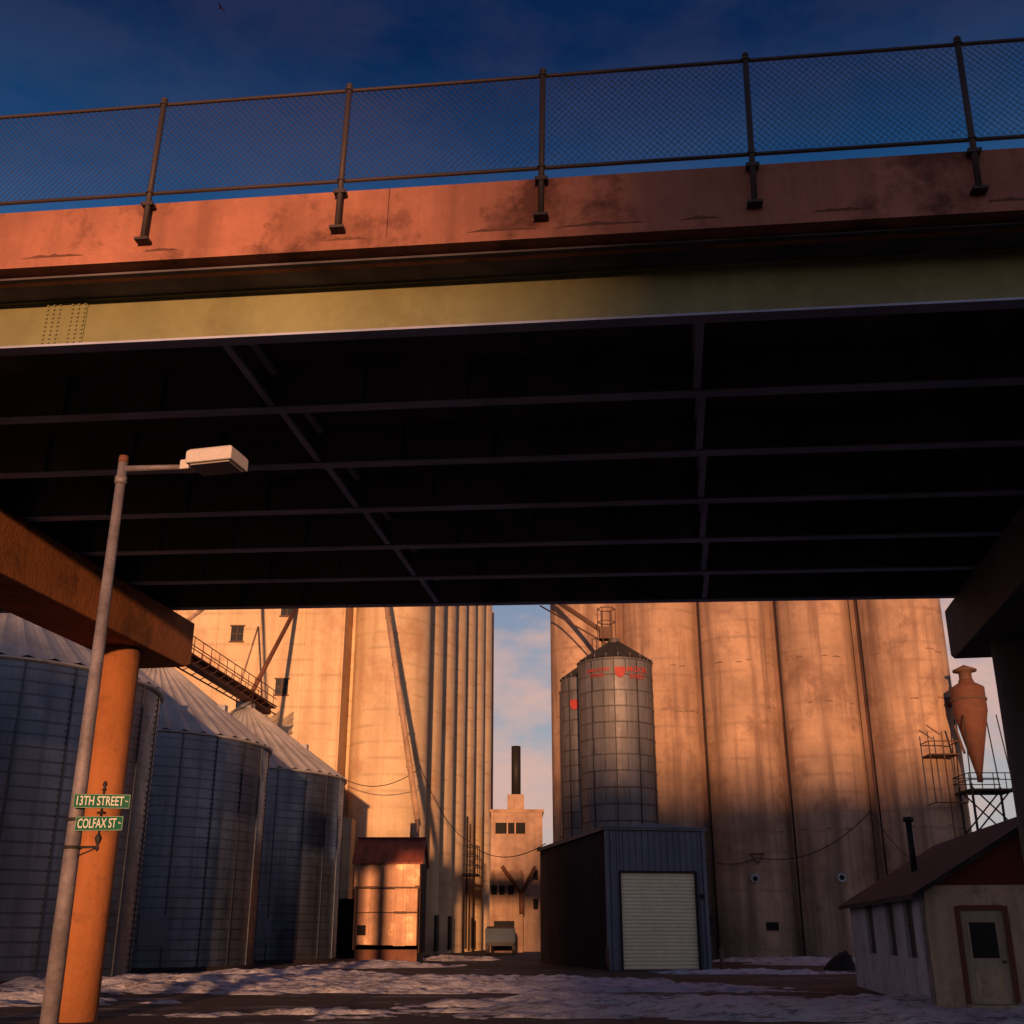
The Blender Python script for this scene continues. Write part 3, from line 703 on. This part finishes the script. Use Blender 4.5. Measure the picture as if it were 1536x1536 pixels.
# ------------------------------------------------------------------ ground and snow
mesh('ground',[(-3000,-3000,0),(3000,-3000,0),(3000,3000,0),(-3000,3000,0)],[(0,1,2,3)],'ground')
def blob(x,y,cx,cy,rx,ry): return max(0,1-((x-cx)/rx)**2-((y-cy)/ry)**2)
def snowh(x,y):
    k=0
    k+=2.0*blob(x,y,-6.5,40,12.5,6.5)+.9*blob(x,y,2,37,8,3.0)+1.1*blob(x,y,5,28.5,8.5,4.6)+1.2*blob(x,y,9,24.5,6,3.5)
    k+=2.2*blob(x,y,18,72.5,6.5,3.0)+1.6*blob(x,y,20,66,8,4)+1.2*blob(x,y,-7,62,5,4)+1.0*blob(x,y,-13,30,5,2.5)+.7*blob(x,y,-2,25.5,6,1.8)
    k+=1.0*blob(x,y,-9.5,51,4,6)+1.0*blob(x,y,-3.5,78,3,6)+.8*blob(x,y,10.5,52,5,3)
    if k<=0: return -.05
    nz=noise.fractal(Vector((x*.35,y*.8,0)),1.0,2.0,6)+.35*noise.noise(Vector((x*.12,y*.3,4)))
    n2=noise.fractal(Vector((x*1.7,y*1.9,7)),1,2,4)
    h=.28*(min(k,1)*.76-.34+nz*.66)+.09*n2
    if k>1: h+=.07*min(k-1,1)
    return min(h,.45) if h>-.05 else -.05
def grid(nm,x0,x1,y0,y1,s):
    nx=int((x1-x0)/s)+1; ny=int((y1-y0)/s)+1; v=[];f=[]
    H_=[[snowh(x0+i*s,y0+j*s) for i in range(nx)] for j in range(ny)]
    idx={}
    for j in range(ny-1):
        for i in range(nx-1):
            q=((i,j),(i+1,j),(i+1,j+1),(i,j+1))
            if max(H_[b][a] for a,b in q)<=0: continue
            ff=[]
            for a,b in q:
                if (a,b) not in idx: idx[(a,b)]=len(v); v.append((x0+a*s,y0+b*s,H_[b][a]))
                ff.append(idx[(a,b)])
            f.append(tuple(ff))
    return mesh(nm,v,f,'snow',smooth=True)
grid('snow_patches',-22,28,18,86,.16)
v=[];f=[];n=20
for k,(rr,zz) in enumerate(((1.0,-.05),(.85,.35),(.55,.75),(.25,.95),(.0,1.0))):
    for i in range(n):
        t=2*math.pi*i/n; e=1+.25*noise.noise(Vector((math.cos(t)*1.5,math.sin(t)*1.5,k)))
        v.append((15.2+.75*rr*e*math.cos(t)+.25*zz,56+.9*rr*e*math.sin(t),zz*.75*e))
for k in range(4):
    for i in range(n): j=(i+1)%n; f.append((k*n+i,k*n+j,(k+1)*n+j,(k+1)*n+i))
mesh('dirt_mound',v,f,'garside',smooth=True)

# ------------------------------------------------------------------ unseen buildings added to cast the low shade (behind viewpoint, toward the sun)
def shade_building(xa,xb,y,h,dp=6):
    w=empty('added_shade_building',((xa+xb)/2,y-dp/2,0))
    box('walls',((xa+xb)/2,y-dp/2,h/2-.2),(xb-xa,dp,h-.4),'brick',w); box('parapet',((xa+xb)/2,y-dp/2,h-.2),(xb-xa+.4,dp+.4,.4),'elev2',w)
    m=Multi()
    for f_ in range(int(h/4.5)):
        x=xa+1.8
        while x<xb-1.2: m.box((x,y+.02,2.6+f_*4.5),(1.8,.1,2.4)); x+=4.2
    m.out('windows','glass',w)
shade_building(-190,-20.3,-270,26.2,12); shade_building(-5.4,260,-270,26.6,12)

# ------------------------------------------------------------------ birds
def bird(x,y,z,sc,rz,flap):
    v=[(0,-.18,0),(.045,-.05,.02),(0,.0,.05),(-.045,-.05,.02),(0,-.05,-.04),(.03,.12,0),(-.03,.12,0),(.06,.24,0),(-.06,.24,0),
       (.22,-.06,flap*.6),(.45,.04,flap),(.2,.07,flap*.5),(-.22,-.06,flap*.6),(-.45,.04,flap),(-.2,.07,flap*.5)]
    f=[(0,1,2),(0,2,3),(0,4,1),(0,3,4),(1,5,2),(2,5,6),(2,6,3),(4,6,5),(1,4,5),(3,6,4),(5,7,8,6),(1,9,11,5),(9,10,11),(3,6,14,12),(12,14,13)]
    T=Matrix.Translation((x,y,z))@Matrix.Rotation(rz,4,'Z')@Matrix.Rotation(.35,4,'X')@Matrix.Scale(sc,4)
    mesh('bird',v,f,'bird',xf=T)
bird(-10.0,30,31.4,.55,1.2,.12); bird(14.5,30,26.2,.4,.3,.15)

# ------------------------------------------------------------------ sun, sky, camera
SAZ=R(-1.0); SEL=R(2.5)
sv=Vector((math.sin(SAZ)*math.cos(SEL),-math.cos(SAZ)*math.cos(SEL),math.sin(SEL)))
sd=bpy.data.lights.new('sun','SUN'); sd.energy=5.0; sd.angle=R(.95); sd.color=(1,.48,.215)
so=bpy.data.objects.new('sun',sd); COL.objects.link(so); so.location=(30,-40,20); so.rotation_euler=sv.to_track_quat('Z','Y').to_euler()

wd=bpy.data.worlds.new('World'); scene.world=wd; wd.use_nodes=True
N=wd.node_tree.nodes; L=wd.node_tree.links; bg=N['Background']
sk=N.new('ShaderNodeTexSky'); sk.sky_type='NISHITA'; sk.sun_disc=False; sk.sun_elevation=SEL; sk.sun_rotation=R(180)-SAZ
sk.ozone_density=4; sk.air_density=1.0; sk.dust_density=.6
tc=N.new('ShaderNodeTexCoord'); gv=tc.outputs['Generated']
sep=N.new('ShaderNodeSeparateXYZ'); L.new(gv,sep.inputs[0]); z=sep.outputs['Z']
sky=mixc(N,L,1.0,sk.outputs[0],(1.25,1.75,1.8),'MULTIPLY')
sky=mixc(N,L,mul(N,L,ramp(N,L,z,.52,.68),.97),sky,mixc(N,L,1.0,sky,(.16,.22,.36),'MULTIPLY'))
haze=ramp(N,L,z,.44,.08)
c=mixc(N,L,mul(N,L,haze,.88),sky,(4.1,3.75,3.75))
nz=noisen(N,L,gv,5.0,5,.6,(1,1,2.2),(.35,.0,.2))
cl=ramp(N,L,nz,.43,.58)
c=mixc(N,L,mul(N,L,mul(N,L,cl,ramp(N,L,z,.48,.25,.02,1)),.85),c,(5.8,3.6,3.0))
L.new(c,bg.inputs['Color']); bg.inputs['Strength'].default_value=.12

cam=bpy.data.cameras.new('camera'); cam.sensor_width=36; cam.lens=36*1680/1536; cam.clip_end=6000; cam.clip_start=.1
co=bpy.data.objects.new('camera',cam); COL.objects.link(co); co.location=(0,0,1.6); co.rotation_euler=(R(90+20.6),0,0)
scene.camera=co
scene.view_settings.view_transform='Standard'; scene.view_settings.look='None'; scene.view_settings.exposure=0
